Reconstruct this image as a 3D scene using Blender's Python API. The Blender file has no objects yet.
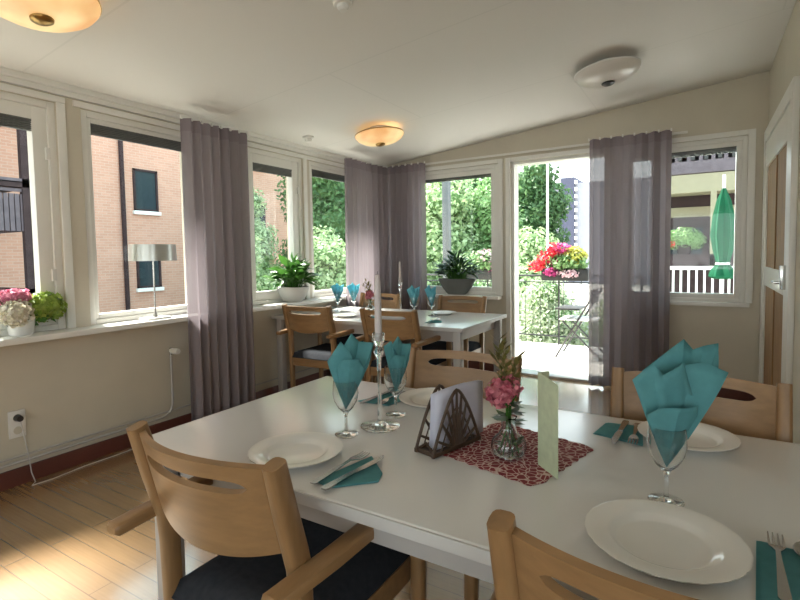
import bpy, bmesh, math, random
from mathutils import Vector, Matrix
import numpy as np
R = math.radians
PI = math.pi
rnd = random.Random(7)
scn = bpy.context.scene
C = scn.collection

# ------------------------------------------------------------------ camera
CAM = (3.2182, -4.9048, 1.2353)
YAW, PIT, ROL = -0.5457, 0.0537, -0.0161
def make_camera():
    fw = Vector((math.sin(YAW)*math.cos(PIT), math.cos(YAW)*math.cos(PIT), -math.sin(PIT)))
    rt = Vector((math.cos(YAW), -math.sin(YAW), 0)); up = rt.cross(fw)
    c, s = math.cos(ROL), math.sin(ROL)
    r2 = c*rt + s*up; u2 = -s*rt + c*up
    cd = bpy.data.cameras.new('camera'); cd.sensor_width = 36; cd.lens = 497.9153*36/800
    cd.shift_y = -(300-281.6266)/800; cd.clip_start = .02; cd.clip_end = 300
    co = bpy.data.objects.new('camera', cd); C.objects.link(co)
    m = Matrix((r2, u2, -fw)).transposed().to_4x4(); m.translation = CAM
    co.matrix_world = m; scn.camera = co
make_camera()

# ------------------------------------------------------------------ light and exposure
w = bpy.data.worlds.new('World'); scn.world = w; w.use_nodes = True
nt = w.node_tree; bg = nt.nodes['Background']
tc = nt.nodes.new('ShaderNodeTexCoord'); sx = nt.nodes.new('ShaderNodeSeparateXYZ')
rp = nt.nodes.new('ShaderNodeValToRGB')
nt.links.new(tc.outputs['Generated'], sx.inputs[0]); nt.links.new(sx.outputs['Z'], rp.inputs[0])
rp.color_ramp.elements[0].position = 0.0; rp.color_ramp.elements[0].color = (1.0, 1.0, .98, 1)
rp.color_ramp.elements[1].position = .45; rp.color_ramp.elements[1].color = (.62, .86, .95, 1)
nt.links.new(rp.outputs[0], bg.inputs['Color'])
bg.inputs['Strength'].default_value = 1.8
def fill_lamp(name, loc, rot, sx_, sy_, e):   # added area lamps outside unseen windows, brightening the room from behind the camera
    ld = bpy.data.lights.new(name, 'AREA'); ld.shape = 'RECTANGLE'; ld.size = sx_; ld.size_y = sy_; ld.energy = e; ld.color = (.93, .97, 1)
    lo = bpy.data.objects.new(name, ld); C.objects.link(lo); lo.location = loc; lo.rotation_euler = rot
fill_lamp('fill_lamp_rear', (2.5, -8.75, 1.5), (R(90), 0, 0), 4.4, 1.8, 22)
fill_lamp('fill_lamp_side', (5.75, -6.5, 1.5), (R(90), 0, R(90)), 1.9, 1.6, 8)
sd = bpy.data.lights.new('sun', 'SUN'); sd.energy = 13.0; sd.angle = R(14); sd.color = (1, .95, .86)
so = bpy.data.objects.new('sun', sd); C.objects.link(so)
so.rotation_euler = Vector((.83, -.16, -1.0)).to_track_quat('-Z', 'Y').to_euler()
vs = scn.view_settings
vs.view_transform = 'Standard'; vs.look = 'None'; vs.gamma = 1; vs.use_curve_mapping = False
vs.exposure = 1.13
scn.cycles.max_bounces = 10; scn.cycles.diffuse_bounces = 6; scn.cycles.transparent_max_bounces = 24
scn.cycles.glossy_bounces = 5; scn.cycles.transmission_bounces = 8
scn.cycles.use_denoising = True; scn.cycles.caustics_reflective = False; scn.cycles.caustics_refractive = True
scn.cycles.sample_clamp_indirect = 6

# ------------------------------------------------------------------ materials
def new_mat(name):
    m = bpy.data.materials.new(name); m.use_nodes = True
    n = m.node_tree.nodes; n.clear()
    out = n.new('ShaderNodeOutputMaterial')
    return m, m.node_tree, n, out
def pmat(name, col, rough=.5, metal=0, var=.06, scale=8, bump=0, spec=.5, sheen=0, emit=0, emcol=None, stretch=(1,1,1)):
    m, t, n, out = new_mat(name)
    b = n.new('ShaderNodeBsdfPrincipled'); t.links.new(b.outputs[0], out.inputs[0])
    b.inputs['Roughness'].default_value = rough; b.inputs['Metallic'].default_value = metal
    b.inputs['Specular IOR Level'].default_value = spec
    if sheen: b.inputs['Sheen Weight'].default_value = sheen
    c = n.new('ShaderNodeTexCoord'); mp = n.new('ShaderNodeMapping'); no = n.new('ShaderNodeTexNoise')
    mp.inputs['Scale'].default_value = stretch
    t.links.new(c.outputs['Object'], mp.inputs[0]); t.links.new(mp.outputs[0], no.inputs['Vector'])
    no.inputs['Scale'].default_value = scale; no.inputs['Detail'].default_value = 4
    r = n.new('ShaderNodeValToRGB'); t.links.new(no.outputs['Fac'], r.inputs[0])
    r.color_ramp.elements[0].position = .3; r.color_ramp.elements[1].position = .7
    r.color_ramp.elements[0].color = tuple(max(0, x*(1-var)) for x in col)+(1,)
    r.color_ramp.elements[1].color = tuple(min(1, x*(1+var)) for x in col)+(1,)
    t.links.new(r.outputs[0], b.inputs['Base Color'])
    if bump:
        bp = n.new('ShaderNodeBump'); bp.inputs['Strength'].default_value = bump; bp.inputs['Distance'].default_value = .01
        t.links.new(no.outputs['Fac'], bp.inputs['Height']); t.links.new(bp.outputs[0], b.inputs['Normal'])
    if emit:
        b.inputs['Emission Color'].default_value = tuple(emcol or col)+(1,); b.inputs['Emission Strength'].default_value = emit
    return m
def wood(name, col, stretch, rough=.38, var=.16):
    return pmat(name, col, rough, var=var, scale=14, stretch=stretch)
def glass_thin(name, tint=(1,1,1), ior=1.45, rough=0.0, opaque=None, amount=0):
    m, t, n, out = new_mat(name)
    tr = n.new('ShaderNodeBsdfTransparent'); tr.inputs[0].default_value = tint+(1,)
    gl = n.new('ShaderNodeBsdfGlossy'); gl.inputs['Roughness'].default_value = rough; gl.inputs[0].default_value = (1,1,1,1)
    fr = n.new('ShaderNodeFresnel'); ge = n.new('ShaderNodeNewGeometry'); mi = n.new('ShaderNodeMix')
    mi.inputs[2].default_value = ior; mi.inputs[3].default_value = 1/ior   # same reflectance on both faces of a thin sheet
    t.links.new(ge.outputs['Backfacing'], mi.inputs[0]); t.links.new(mi.outputs[0], fr.inputs[0])
    mx = n.new('ShaderNodeMixShader')
    ad = n.new('ShaderNodeMath'); ad.inputs[1].default_value = amount; t.links.new(fr.outputs[0], ad.inputs[0]); t.links.new(ad.outputs[0], mx.inputs[0])
    t.links.new(tr.outputs[0], mx.inputs[1]); t.links.new(gl.outputs[0], mx.inputs[2])
    t.links.new(mx.outputs[0], out.inputs[0])
    return m
def sheer(name, col, see):
    m, t, n, out = new_mat(name)
    d = n.new('ShaderNodeBsdfDiffuse'); tl = n.new('ShaderNodeBsdfTranslucent'); tr = n.new('ShaderNodeBsdfTransparent')
    c = n.new('ShaderNodeTexCoord'); no = n.new('ShaderNodeTexNoise'); no.inputs['Scale'].default_value = 30
    mp = n.new('ShaderNodeMapping'); mp.inputs['Scale'].default_value = (6, 6, .3)
    t.links.new(c.outputs['Object'], mp.inputs[0]); t.links.new(mp.outputs[0], no.inputs['Vector'])
    r = n.new('ShaderNodeValToRGB'); t.links.new(no.outputs['Fac'], r.inputs[0])
    r.color_ramp.elements[0].color = tuple(x*.93 for x in col)+(1,); r.color_ramp.elements[1].color = tuple(min(1,x*1.07) for x in col)+(1,)
    for s in (d, tl): t.links.new(r.outputs[0], s.inputs[0])
    m1 = n.new('ShaderNodeMixShader'); m1.inputs[0].default_value = .3
    t.links.new(d.outputs[0], m1.inputs[1]); t.links.new(tl.outputs[0], m1.inputs[2])
    m2 = n.new('ShaderNodeMixShader'); m2.inputs[0].default_value = see
    t.links.new(m1.outputs[0], m2.inputs[1]); t.links.new(tr.outputs[0], m2.inputs[2])
    t.links.new(m2.outputs[0], out.inputs[0])
    return m
def leafmat(name, c0, c1, trans=.35, rough=.5):
    m, t, n, out = new_mat(name)
    g = n.new('ShaderNodeNewGeometry'); r = n.new('ShaderNodeValToRGB')
    t.links.new(g.outputs['Random Per Island'], r.inputs[0])
    r.color_ramp.elements[0].color = c0+(1,); r.color_ramp.elements[1].color = c1+(1,)
    b = n.new('ShaderNodeBsdfPrincipled'); b.inputs['Roughness'].default_value = rough
    tl = n.new('ShaderNodeBsdfTranslucent')
    t.links.new(r.outputs[0], b.inputs['Base Color']); t.links.new(r.outputs[0], tl.inputs[0])
    mx = n.new('ShaderNodeMixShader'); mx.inputs[0].default_value = trans
    t.links.new(b.outputs[0], mx.inputs[1]); t.links.new(tl.outputs[0], mx.inputs[2]); t.links.new(mx.outputs[0], out.inputs[0])
    return m
def brickmat(name, axes, c1, c2, mortar, bw, rh, ms, rough=.8, spec=.5, grain=0, offset=.5, coat=0):
    m, t, n, out = new_mat(name)
    c = n.new('ShaderNodeTexCoord'); s = n.new('ShaderNodeSeparateXYZ'); k = n.new('ShaderNodeCombineXYZ')
    t.links.new(c.outputs['Object'], s.inputs[0])
    t.links.new(s.outputs[axes[0]], k.inputs[0]); t.links.new(s.outputs[axes[1]], k.inputs[1])
    br = n.new('ShaderNodeTexBrick'); t.links.new(k.outputs[0], br.inputs['Vector'])
    br.inputs['Scale'].default_value = 1; br.inputs['Brick Width'].default_value = bw; br.inputs['Row Height'].default_value = rh
    br.inputs['Mortar Size'].default_value = ms; br.inputs['Mortar Smooth'].default_value = .2; br.offset = offset
    br.inputs['Color1'].default_value = c1+(1,); br.inputs['Color2'].default_value = c2+(1,); br.inputs['Mortar'].default_value = mortar+(1,)
    b = n.new('ShaderNodeBsdfPrincipled'); b.inputs['Roughness'].default_value = rough; b.inputs['Specular IOR Level'].default_value = spec
    t.links.new(b.outputs[0], out.inputs[0])
    if coat: b.inputs['Coat Weight'].default_value = coat; b.inputs['Coat Roughness'].default_value = .15; b.inputs['Coat IOR'].default_value = 1.8
    if grain:
        mp = n.new('ShaderNodeMapping'); mp.inputs['Scale'].default_value = (1.5, 30, 1)
        no = n.new('ShaderNodeTexNoise'); no.inputs['Scale'].default_value = 3; no.inputs['Detail'].default_value = 5
        t.links.new(k.outputs[0], mp.inputs[0]); t.links.new(mp.outputs[0], no.inputs['Vector'])
        mm = n.new('ShaderNodeMix'); mm.data_type = 'RGBA'; mm.blend_type = 'MULTIPLY'; mm.inputs[0].default_value = grain
        rr = n.new('ShaderNodeValToRGB'); rr.color_ramp.elements[0].color = (.55,.5,.45,1); rr.color_ramp.elements[0].position = .3
        t.links.new(no.outputs['Fac'], rr.inputs[0])
        t.links.new(br.outputs['Color'], mm.inputs[6]); t.links.new(rr.outputs[0], mm.inputs[7])
        t.links.new(mm.outputs[2], b.inputs['Base Color'])
    else: t.links.new(br.outputs['Color'], b.inputs['Base Color'])
    return m
def paper(name, col, tr=.4):
    m, t, n, out = new_mat(name)
    c = n.new('ShaderNodeTexCoord'); no = n.new('ShaderNodeTexNoise'); no.inputs['Scale'].default_value = 45
    t.links.new(c.outputs['Object'], no.inputs['Vector'])
    r = n.new('ShaderNodeValToRGB'); t.links.new(no.outputs['Fac'], r.inputs[0])
    r.color_ramp.elements[0].color = tuple(x*.85 for x in col)+(1,); r.color_ramp.elements[1].color = tuple(x*1.15 for x in col)+(1,)
    d = n.new('ShaderNodeBsdfDiffuse'); l = n.new('ShaderNodeBsdfTranslucent')
    for q in (d, l): t.links.new(r.outputs[0], q.inputs[0])
    mx = n.new('ShaderNodeMixShader'); mx.inputs[0].default_value = tr
    t.links.new(d.outputs[0], mx.inputs[1]); t.links.new(l.outputs[0], mx.inputs[2]); t.links.new(mx.outputs[0], out.inputs[0])
    return m
M = {}
M['wall'] = pmat('cream wall paint', (.55,.505,.415), .75, var=.03, scale=5)
M['ceil'] = brickmat('ceiling panels', 'XY', (.70,.675,.645), (.705,.68,.65), (.65,.63,.60), 2.4, 1.2, .006, .7)
M['white'] = pmat('white gloss paint', (.72,.71,.67), .32, var=.02, scale=4)
M['sill'] = pmat('white window sill lacquer', (.74,.73,.70), .25, var=.02, scale=4)
M['floor'] = brickmat('oak strip floor', 'XY', (.34,.205,.092), (.29,.17,.075), (.19,.115,.055), 1.3, .085, .0025, .25, .5, .5, .37, coat=1)
M['skirt'] = pmat('dark red skirting', (.12,.035,.025), .45, var=.1)
M['woodz'] = wood('beech upright grain', (.265,.148,.064), (3,3,.35))
M['woodx'] = wood('beech lengthwise grain', (.28,.158,.07), (.35,3,3))
M['woody'] = wood('beech arm grain', (.265,.148,.064), (3,.35,3))
M['seat'] = pmat('dark navy upholstery', (.032,.034,.040), .95, var=.15, scale=60, bump=.05, spec=.05)
M['laminate'] = pmat('white laminate', (.68,.675,.66), .18, var=.015, scale=3, spec=.8)
M['edge'] = pmat('grey table edging', (.50,.49,.48), .4, var=.03)
M['tframe'] = pmat('grey painted table frame', (.42,.40,.39), .45, var=.04)
M['china'] = pmat('white porcelain', (.78,.765,.73), .12, var=.015, scale=6)
def glass_solid(name):
    m, t, n, out = new_mat(name)
    g = n.new('ShaderNodeBsdfGlass'); g.inputs['IOR'].default_value = 1.5; g.inputs['Roughness'].default_value = 0; g.inputs['Color'].default_value = (.97,.98,.98,1)
    t.links.new(g.outputs[0], out.inputs[0]); return m
M['glass'] = glass_solid('drinking glass')
M['pane'] = glass_thin('window pane', (.97,.985,.98), 1.25)
M['steel'] = pmat('cutlery steel', (.48,.48,.48), .25, 1, var=.04)
M['chrome'] = pmat('brushed metal', (.6,.6,.58), .22, 1, var=.04)
M['teal'] = paper('teal paper napkin', (.145,.385,.41))
M['aqua'] = paper('aqua paper napkin', (.22,.60,.70))
M['lilac'] = pmat('pale lilac paper', (.60,.60,.70), .8, var=.03)
M['candle'] = pmat('grey mauve wax', (.50,.45,.44), .4, var=.04)
M['wick'] = pmat('charred wick', (.02,.02,.02), .9)
M['holder'] = pmat('dark brown lattice wood', (.055,.03,.016), .5, var=.2, scale=30)
M['card'] = pmat('pale green card', (.46,.52,.36), .6, var=.10, scale=45)
M['pot_white'] = pmat('white ceramic pot', (.75,.75,.73), .25, var=.02)
M['pot_grey'] = pmat('grey ceramic bowl', (.16,.17,.16), .55, var=.1)
M['pot_pale'] = pmat('pale grey ceramic bowl', (.50,.50,.48), .5, var=.05)
M['soil'] = pmat('potting soil', (.03,.02,.012), .95, var=.4, scale=60)
M['shade'] = pmat('pale silver lampshade', (.55,.57,.54), .3, .55, var=.03)
M['brass'] = pmat('brass finial', (.35,.21,.07), .3, 1, var=.1)
M['darkmetal'] = pmat('dark metal', (.025,.024,.024), .45, var=.2)
M['bowl_on'] = pmat('lit alabaster glass', (.85,.62,.35), .4, var=.06, scale=9, emit=.42, emcol=(1.0,.60,.22))
def lit_bowl():
    m, t, n, out = new_mat('lit alabaster glass')
    c = n.new('ShaderNodeTexCoord'); no = n.new('ShaderNodeTexNoise'); no.inputs['Scale'].default_value = 5; no.inputs['Detail'].default_value = 3
    t.links.new(c.outputs['Object'], no.inputs['Vector'])
    r = n.new('ShaderNodeValToRGB'); t.links.new(no.outputs['Fac'], r.inputs[0])
    r.color_ramp.elements[0].position = .38; r.color_ramp.elements[0].color = (.80,.36,.10,1)
    r.color_ramp.elements[1].position = .62; r.color_ramp.elements[1].color = (1.0,.70,.30,1)
    b = n.new('ShaderNodeBsdfPrincipled'); b.inputs['Base Color'].default_value = (.45,.36,.26,1); b.inputs['Roughness'].default_value = .4
    t.links.new(r.outputs[0], b.inputs['Emission Color']); b.inputs['Emission Strength'].default_value = .40
    t.links.new(b.outputs[0], out.inputs[0]); return m
M['bowl_on'] = lit_bowl()
M['bowl_off'] = pmat('unlit alabaster glass', (.62,.58,.54), .3, var=.03, scale=9)
M['greypost'] = pmat('grey outdoor paint', (.13,.135,.14), .6, var=.05)
M['plastic'] = pmat('white plastic', (.70,.69,.66), .4, var=.02)
M['blind'] = pmat('dark grey blind slats', (.10,.105,.10), .5, var=.1)
M['curtain'] = sheer('mauve grey sheer', (.31,.27,.295), .08)
M['tape'] = sheer('mauve grey heading', (.26,.22,.245), .02)
M['doorwood'] = wood('brown door panel', (.30,.165,.07), (4,4,.3), .6, .3)
M['brick'] = brickmat('pink brick', 'YZ', (.52,.29,.215), (.46,.245,.18), (.50,.35,.28), .26, .085, .010, .9)
M['brownwood'] = pmat('dark brown stained boards', (.045,.03,.032), .7, var=.2, scale=6, spec=.08)
M['greywood'] = pmat('weathered lilac boards', (.12,.10,.115), .7, var=.15, scale=6, spec=.08)
M['darkpane'] = pmat('dark window glass', (.03,.045,.055), .12, var=.1, spec=.3)
M['beige'] = pmat('beige render', (.26,.235,.16), .85, var=.05)
M['palewhite'] = pmat('white outdoor paint', (.8,.8,.78), .5, var=.02)
M['concrete'] = pmat('pale terrace paving', (.66,.64,.60), .85, var=.06, scale=3)
M['paving'] = pmat('pale bounce ground', (.42,.40,.36), .9, var=.15, scale=2)  # made-up pale surface, lightened to bounce sun up onto the ceiling
M['grass'] = pmat('grass', (.10,.17,.04), .9, var=.3, scale=3)
M['bluegrey'] = pmat('blue grey cladding', (.075,.075,.12), .7, var=.06)
M['lilacwall'] = pmat('pale lilac cladding', (.32,.31,.36), .8, var=.04)
M['parasol'] = pmat('green parasol cloth', (.004,.06,.028), .8, var=.15, scale=15, spec=.1)
M['bark'] = pmat('bark', (.09,.06,.04), .9, var=.3, scale=20)
M['leaf_dark'] = leafmat('dark tree leaves', (.06,.14,.05), (.17,.30,.12))
M['leaf_mid'] = leafmat('mid green leaves', (.13,.26,.08), (.30,.46,.20))
M['leaf_light'] = leafmat('light green leaves', (.28,.40,.18), (.52,.62,.37))
M['leaf_grey'] = leafmat('grey green leaves', (.30,.38,.24), (.52,.58,.42))
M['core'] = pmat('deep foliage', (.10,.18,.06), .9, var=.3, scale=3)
M['leaf_house'] = leafmat('glossy house plant leaves', (.025,.09,.015), (.09,.24,.04), .25, .35)
M['leaf_deep'] = leafmat('deep green house plant leaves', (.012,.04,.012), (.045,.11,.03), .2, .35)
M['leaf_olive'] = leafmat('olive sprig leaves', (.10,.10,.02), (.20,.17,.05), .2)
M['hyd_pink'] = leafmat('pink hydrangea petals', (.50,.12,.22), (.78,.36,.45), .3)
M['hyd_white'] = leafmat('cream hydrangea petals', (.62,.58,.42), (.80,.74,.66), .3)
M['hyd_green'] = leafmat('lime hydrangea petals', (.20,.32,.03), (.40,.50,.10), .3)
M['pinkfl'] = leafmat('dusky pink petals', (.40,.07,.12), (.66,.23,.27), .25)
M['redfl'] = leafmat('red geranium petals', (.60,.02,.04), (.85,.07,.10), .3)
M['magfl'] = leafmat('magenta petals', (.35,.02,.14), (.62,.09,.28), .3)
M['yelfl'] = leafmat('yellow green foliage', (.32,.34,.04), (.55,.52,.10), .3)
M['palepink'] = leafmat('pale pink petals', (.70,.42,.48), (.85,.68,.70), .3)
def doily_mat():
    m, t, n, out = new_mat('red and white lace cloth')
    b = n.new('ShaderNodeBsdfPrincipled'); b.inputs['Roughness'].default_value = .85; t.links.new(b.outputs[0], out.inputs[0])
    c = n.new('ShaderNodeTexCoord'); v = n.new('ShaderNodeTexVoronoi'); v.inputs['Scale'].default_value = 62; v.feature = 'DISTANCE_TO_EDGE'
    t.links.new(c.outputs['Object'], v.inputs['Vector'])
    r = n.new('ShaderNodeValToRGB'); t.links.new(v.outputs['Distance'], r.inputs[0])
    e = r.color_ramp.elements; e[0].position = .0; e[0].color = (.62,.50,.46,1); e[1].position = .09; e[1].color = (.22,.022,.03,1)
    x = e.new(.05); x.color = (.48,.30,.28,1); y = e.new(.40); y.color = (.17,.02,.03,1)
    t.links.new(r.outputs[0], b.inputs['Base Color'])
    return m
M['doily'] = doily_mat()

# ------------------------------------------------------------------ mesh helpers
class B:
    def __init__(s): s.bm = bmesh.new()
    def box(s, lo, hi, bev=0, seg=2, mtx=None):
        r = bmesh.ops.create_cube(s.bm, size=1)['verts']
        lo, hi = Vector(lo), Vector(hi)
        for v in r:
            v.co = Vector((lo[i]+(v.co[i]+.5)*(hi[i]-lo[i]) for i in range(3)))
        allv = list(r)
        if bev:
            ed = list({e for v in r for e in v.link_edges})
            q = bmesh.ops.bevel(s.bm, geom=ed, offset=bev, segments=seg, affect='EDGES', profile=.6)
            allv = list({v for v in r if v.is_valid} | set(q['verts']))
        if mtx: 
            for v in allv: v.co = mtx @ v.co
        return s
    def tube(s, pts, rad, n=10, cap=True, sq=None):
        pts = [Vector(p) for p in pts]
        if not hasattr(rad, '__len__'): rad = [rad]*len(pts)
        rings = []; prev = None
        for i, p in enumerate(pts):
            d = (pts[min(i+1,len(pts)-1)]-pts[max(i-1,0)]).normalized()
            if prev is None:
                a = Vector((1,0,0)) if abs(d.x) < .8 else Vector((0,1,0))
                a = (a - d*a.dot(d)).normalized()
            else: a = (prev - d*prev.dot(d)).normalized()
            prev = a; b = d.cross(a)
            r = rad[i]; ra, rb = r if isinstance(r, tuple) else (r, r)
            ring = []
            for k in range(n):
                th = 2*PI*k/n; ct, st = math.cos(th), math.sin(th)
                if sq:
                    ct = math.copysign(abs(ct)**sq, ct); st = math.copysign(abs(st)**sq, st)
                ring.append(s.bm.verts.new(p + a*ra*ct + b*rb*st))
            rings.append(ring)
        for i in range(len(rings)-1):
            for k in range(n):
                s.bm.faces.new((rings[i][k], rings[i][(k+1)%n], rings[i+1][(k+1)%n], rings[i+1][k]))
        if cap:
            s.bm.faces.new(rings[0][::-1]); s.bm.faces.new(rings[-1])
        return s
    def lathe(s, prof, n=32, c=(0,0,0), rmod=None):
        rings = []
        for (r, z) in prof:
            if r < 1e-6: rings.append([s.bm.verts.new((c[0], c[1], c[2]+z))])
            else: rings.append([s.bm.verts.new((c[0]+r*(rmod(r,2*PI*k/n) if rmod else 1)*math.cos(2*PI*k/n), c[1]+r*(rmod(r,2*PI*k/n) if rmod else 1)*math.sin(2*PI*k/n), c[2]+z)) for k in range(n)])
        for a, b in zip(rings, rings[1:]):
            for k in range(n):
                k2 = (k+1)%n
                if len(a) == 1 and len(b) == 1: break
                if len(a) == 1: s.bm.faces.new((a[0], b[k2], b[k]))
                elif len(b) == 1: s.bm.faces.new((a[k], a[k2], b[0]))
                else: s.bm.faces.new((a[k], a[k2], b[k2], b[k]))
        return s
    def grid(s, f, nu, nv, skip=None, merge=False):
        g = [[s.bm.verts.new(f(i/nu, j/nv)) for j in range(nv+1)] for i in range(nu+1)]
        for i in range(nu):
            for j in range(nv):
                if skip and skip(i, j): continue
                s.bm.faces.new((g[i][j], g[i+1][j], g[i+1][j+1], g[i][j+1]))
        if merge: bmesh.ops.remove_doubles(s.bm, verts=s.bm.verts, dist=1e-5)
        return s
    def poly(s, pts, z0, z1):
        a = [s.bm.verts.new((p[0], p[1], z0)) for p in pts]; b = [s.bm.verts.new((p[0], p[1], z1)) for p in pts]
        s.bm.faces.new(a[::-1]); s.bm.faces.new(b); n = len(pts)
        for k in range(n): s.bm.faces.new((a[k], a[(k+1)%n], b[(k+1)%n], b[k]))
        return s
    def xf(s, m):
        for v in s.bm.verts: v.co = m @ v.co
        return s
    def build(s, name, mat, parent=None, smooth=True, ang=38, loc=None):
        me = bpy.data.meshes.new(name)
        bmesh.ops.recalc_face_normals(s.bm, faces=s.bm.faces)
        s.bm.to_mesh(me); s.bm.free()
        me.materials.append(M[mat] if isinstance(mat, str) else mat)
        if smooth:
            me.polygons.foreach_set('use_smooth', [True]*len(me.polygons))
            me.set_sharp_from_angle(angle=R(ang))
        o = bpy.data.objects.new(name, me); C.objects.link(o)
        if parent: o.parent = parent
        if loc: o.location = loc
        return o
def raw(name, verts, faces, mat, parent=None, smooth=False, loc=None):
    me = bpy.data.meshes.new(name); me.from_pydata([tuple(v) for v in verts], [], faces); me.update()
    me.materials.append(M[mat])
    if smooth: me.polygons.foreach_set('use_smooth', [True]*len(me.polygons))
    o = bpy.data.objects.new(name, me); C.objects.link(o)
    if parent: o.parent = parent
    if loc: o.location = loc
    return o
def tag(o, label, cat, group=None, kind=None):
    o['label'] = label; o['category'] = cat
    if group: o['group'] = group
    if kind: o['kind'] = kind
    return o
def thing(name, label, cat, loc=(0,0,0), rz=0, group=None):
    o = bpy.data.objects.new(name, None); o.empty_display_size = .1; C.objects.link(o)
    o.location = loc; o.rotation_euler = (0,0,rz)
    return tag(o, label, cat, group)
def struct(o): o['kind'] = 'structure'; return o
def copy_tree(o, parent=None):
    c = o.copy(); C.objects.link(c)
    if parent: c.parent = parent
    for ch in list(o.children): copy_tree(ch, c)
    return c
def dup(root, loc, rz=None, label=None, group=None):
    c = copy_tree(root); c.location = loc
    if rz is not None: c.rotation_euler = (root.rotation_euler[0], root.rotation_euler[1], rz)
    if label: c['label'] = label
    if group: c['group'] = group
    return c

# ------------------------------------------------------------------ room shell
def zc(x): return 2.253 + .102*x
RX = 5.2; Y1 = -8.2
def wall_with_openings(name, axis, span, thick, ztop, opens, mat='wall'):
    """axis 'x': wall in plane x, running along y; opens = (a0,a1,z0,z1)."""
    b = B()
    cuts = sorted(opens); cur = span[0]
    def put(a0, a1, z0, z1):
        if a1-a0 < 1e-4 or z1-z0 < 1e-4: return
        if axis == 'x': b.box((thick[0], a0, z0), (thick[1], a1, z1))
        else:
            # top follows the ceiling slope
            b.box((a0, thick[0], z0), (a1, thick[1], z1))
    for (a0, a1, z0, z1) in cuts:
        put(cur, a0, -.3, ztop); put(a0, a1, -.3, z0); put(a0, a1, z1, ztop); cur = a1
    put(cur, span[1], -.3, ztop)
    return struct(b.build(name, mat, smooth=False))
LW = [(-7.6,-6.2), (-5.95,-4.75), (-4.60,-3.42), (-3.285,-2.47), (-2.03,-1.33), (-1.24,-.30)]
ZS, ZT = .83, 2.15
wall_with_openings('wall_left', 'x', (Y1,.0), (-.22,0), 2.27, [(a,b,ZS-.03,ZT) for a,b in LW])
DOOR = (1.56, 2.47)
wall_with_openings('wall_back', 'y', (-.22, 3.65), (0,.22), 2.80, [(.42,1.43,.79,ZT), (DOOR[0],DOOR[1],-.02,ZT), (2.60,3.52,.79,ZT)])
struct(B().box((3.65,-1.9,-.3),(3.85,.22,2.95)).build('wall_right','wall',smooth=False))
struct(B().box((3.65,-2.05,-.3),(RX+.2,-1.9,2.95)).build('wall_alcove','wall',smooth=False))
wall_with_openings('wall_side', 'x', (Y1,-2.05), (RX,RX+.2), 3.0, [(-7.4,-5.6,.83,2.2)])
wall_with_openings('wall_rear', 'y', (-.22, RX+.2), (Y1-.2,Y1), 3.0, [(.4,1.9,.7,2.2),(2.3,4.6,.7,2.2)])
struct(B().box((-.22,Y1-.2,-.3),(RX+.2,.0,0)).build('floor','floor',smooth=False))
v = []
cb = B()
x0, x1, ya, yb = -.5, RX+.3, Y1-.3, .5
for dz in (0, .12):
    for (x, y) in ((x0,ya),(x1,ya),(x1,yb),(x0,yb)): v.append((x, y, zc(x)+dz))
struct(raw('ceiling', v, [(0,1,2,3),(7,6,5,4),(0,4,5,1),(1,5,6,2),(2,6,7,3),(3,7,4,0)], 'ceil'))
# cove moulding along the left wall, curtain tracks
b = B().box((0,Y1,2.195),(.022,-.0,2.27)).box((.022,Y1,2.225),(.05,-.0,2.27),.006)
struct(b.build('trim_1','white'))
struct(B().box((.06,-.03,2.215),(3.1,-.018,2.235)).build('trim_2','white'))
# head casing over the left windows
b = B()
for (a,c) in LW: b.box((0,a-.045,ZT),(.016,c+.045,ZT+.035),.004).box((0,c,ZS),(.012,c+.045,ZT),.003)
struct(b.build('trim_3','white'))
# continuous sill board on the left wall
struct(B().box((-.16,Y1+.1,ZS-.035),(.15,-.02,ZS),.008).build('trim_4','sill'))
struct(B().box((.40,-.10,.765),(1.46,.14,.80),.006).build('trim_5','sill'))
struct(B().box((2.58,-.035,.765),(3.55,.14,.80),.006).build('trim_6','sill'))
# casings on the back wall
b = B()
for (a,c,z0) in ((.42,1.43,.80),(DOOR[0],DOOR[1],0),(2.60,3.52,.80)):
    b.box((a-.05,-.014,z0),(a,0,ZT+.04),.003).box((c,-.014,z0),(c+.05,0,ZT+.04),.003).box((a,-.014,ZT),(c,0,ZT+.04),.003)
struct(b.build('trim_7','white'))
# skirting and heating pipe
struct(B().box((0,Y1,0),(.018,-.02,.095),.003).build('baseboard_left','skirt'))
struct(B().box((.0,-.018,0),(DOOR[0]-.05,0,.095),.003).box((DOOR[1]+.05,-.018,0),(3.65,0,.095),.003).build('baseboard_back','skirt'))
pb = B().tube([(.035,Y1,.135),(.035,-2.86,.135),(.035,-2.80,.16),(.035,-2.78,.22),(.035,-2.78,.56)],.008,10)
pb.tube([(.03,Y1,.165),(.03,-.05,.165)],.006,8)
struct(pb.build('trim_8','tframe'))

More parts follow.
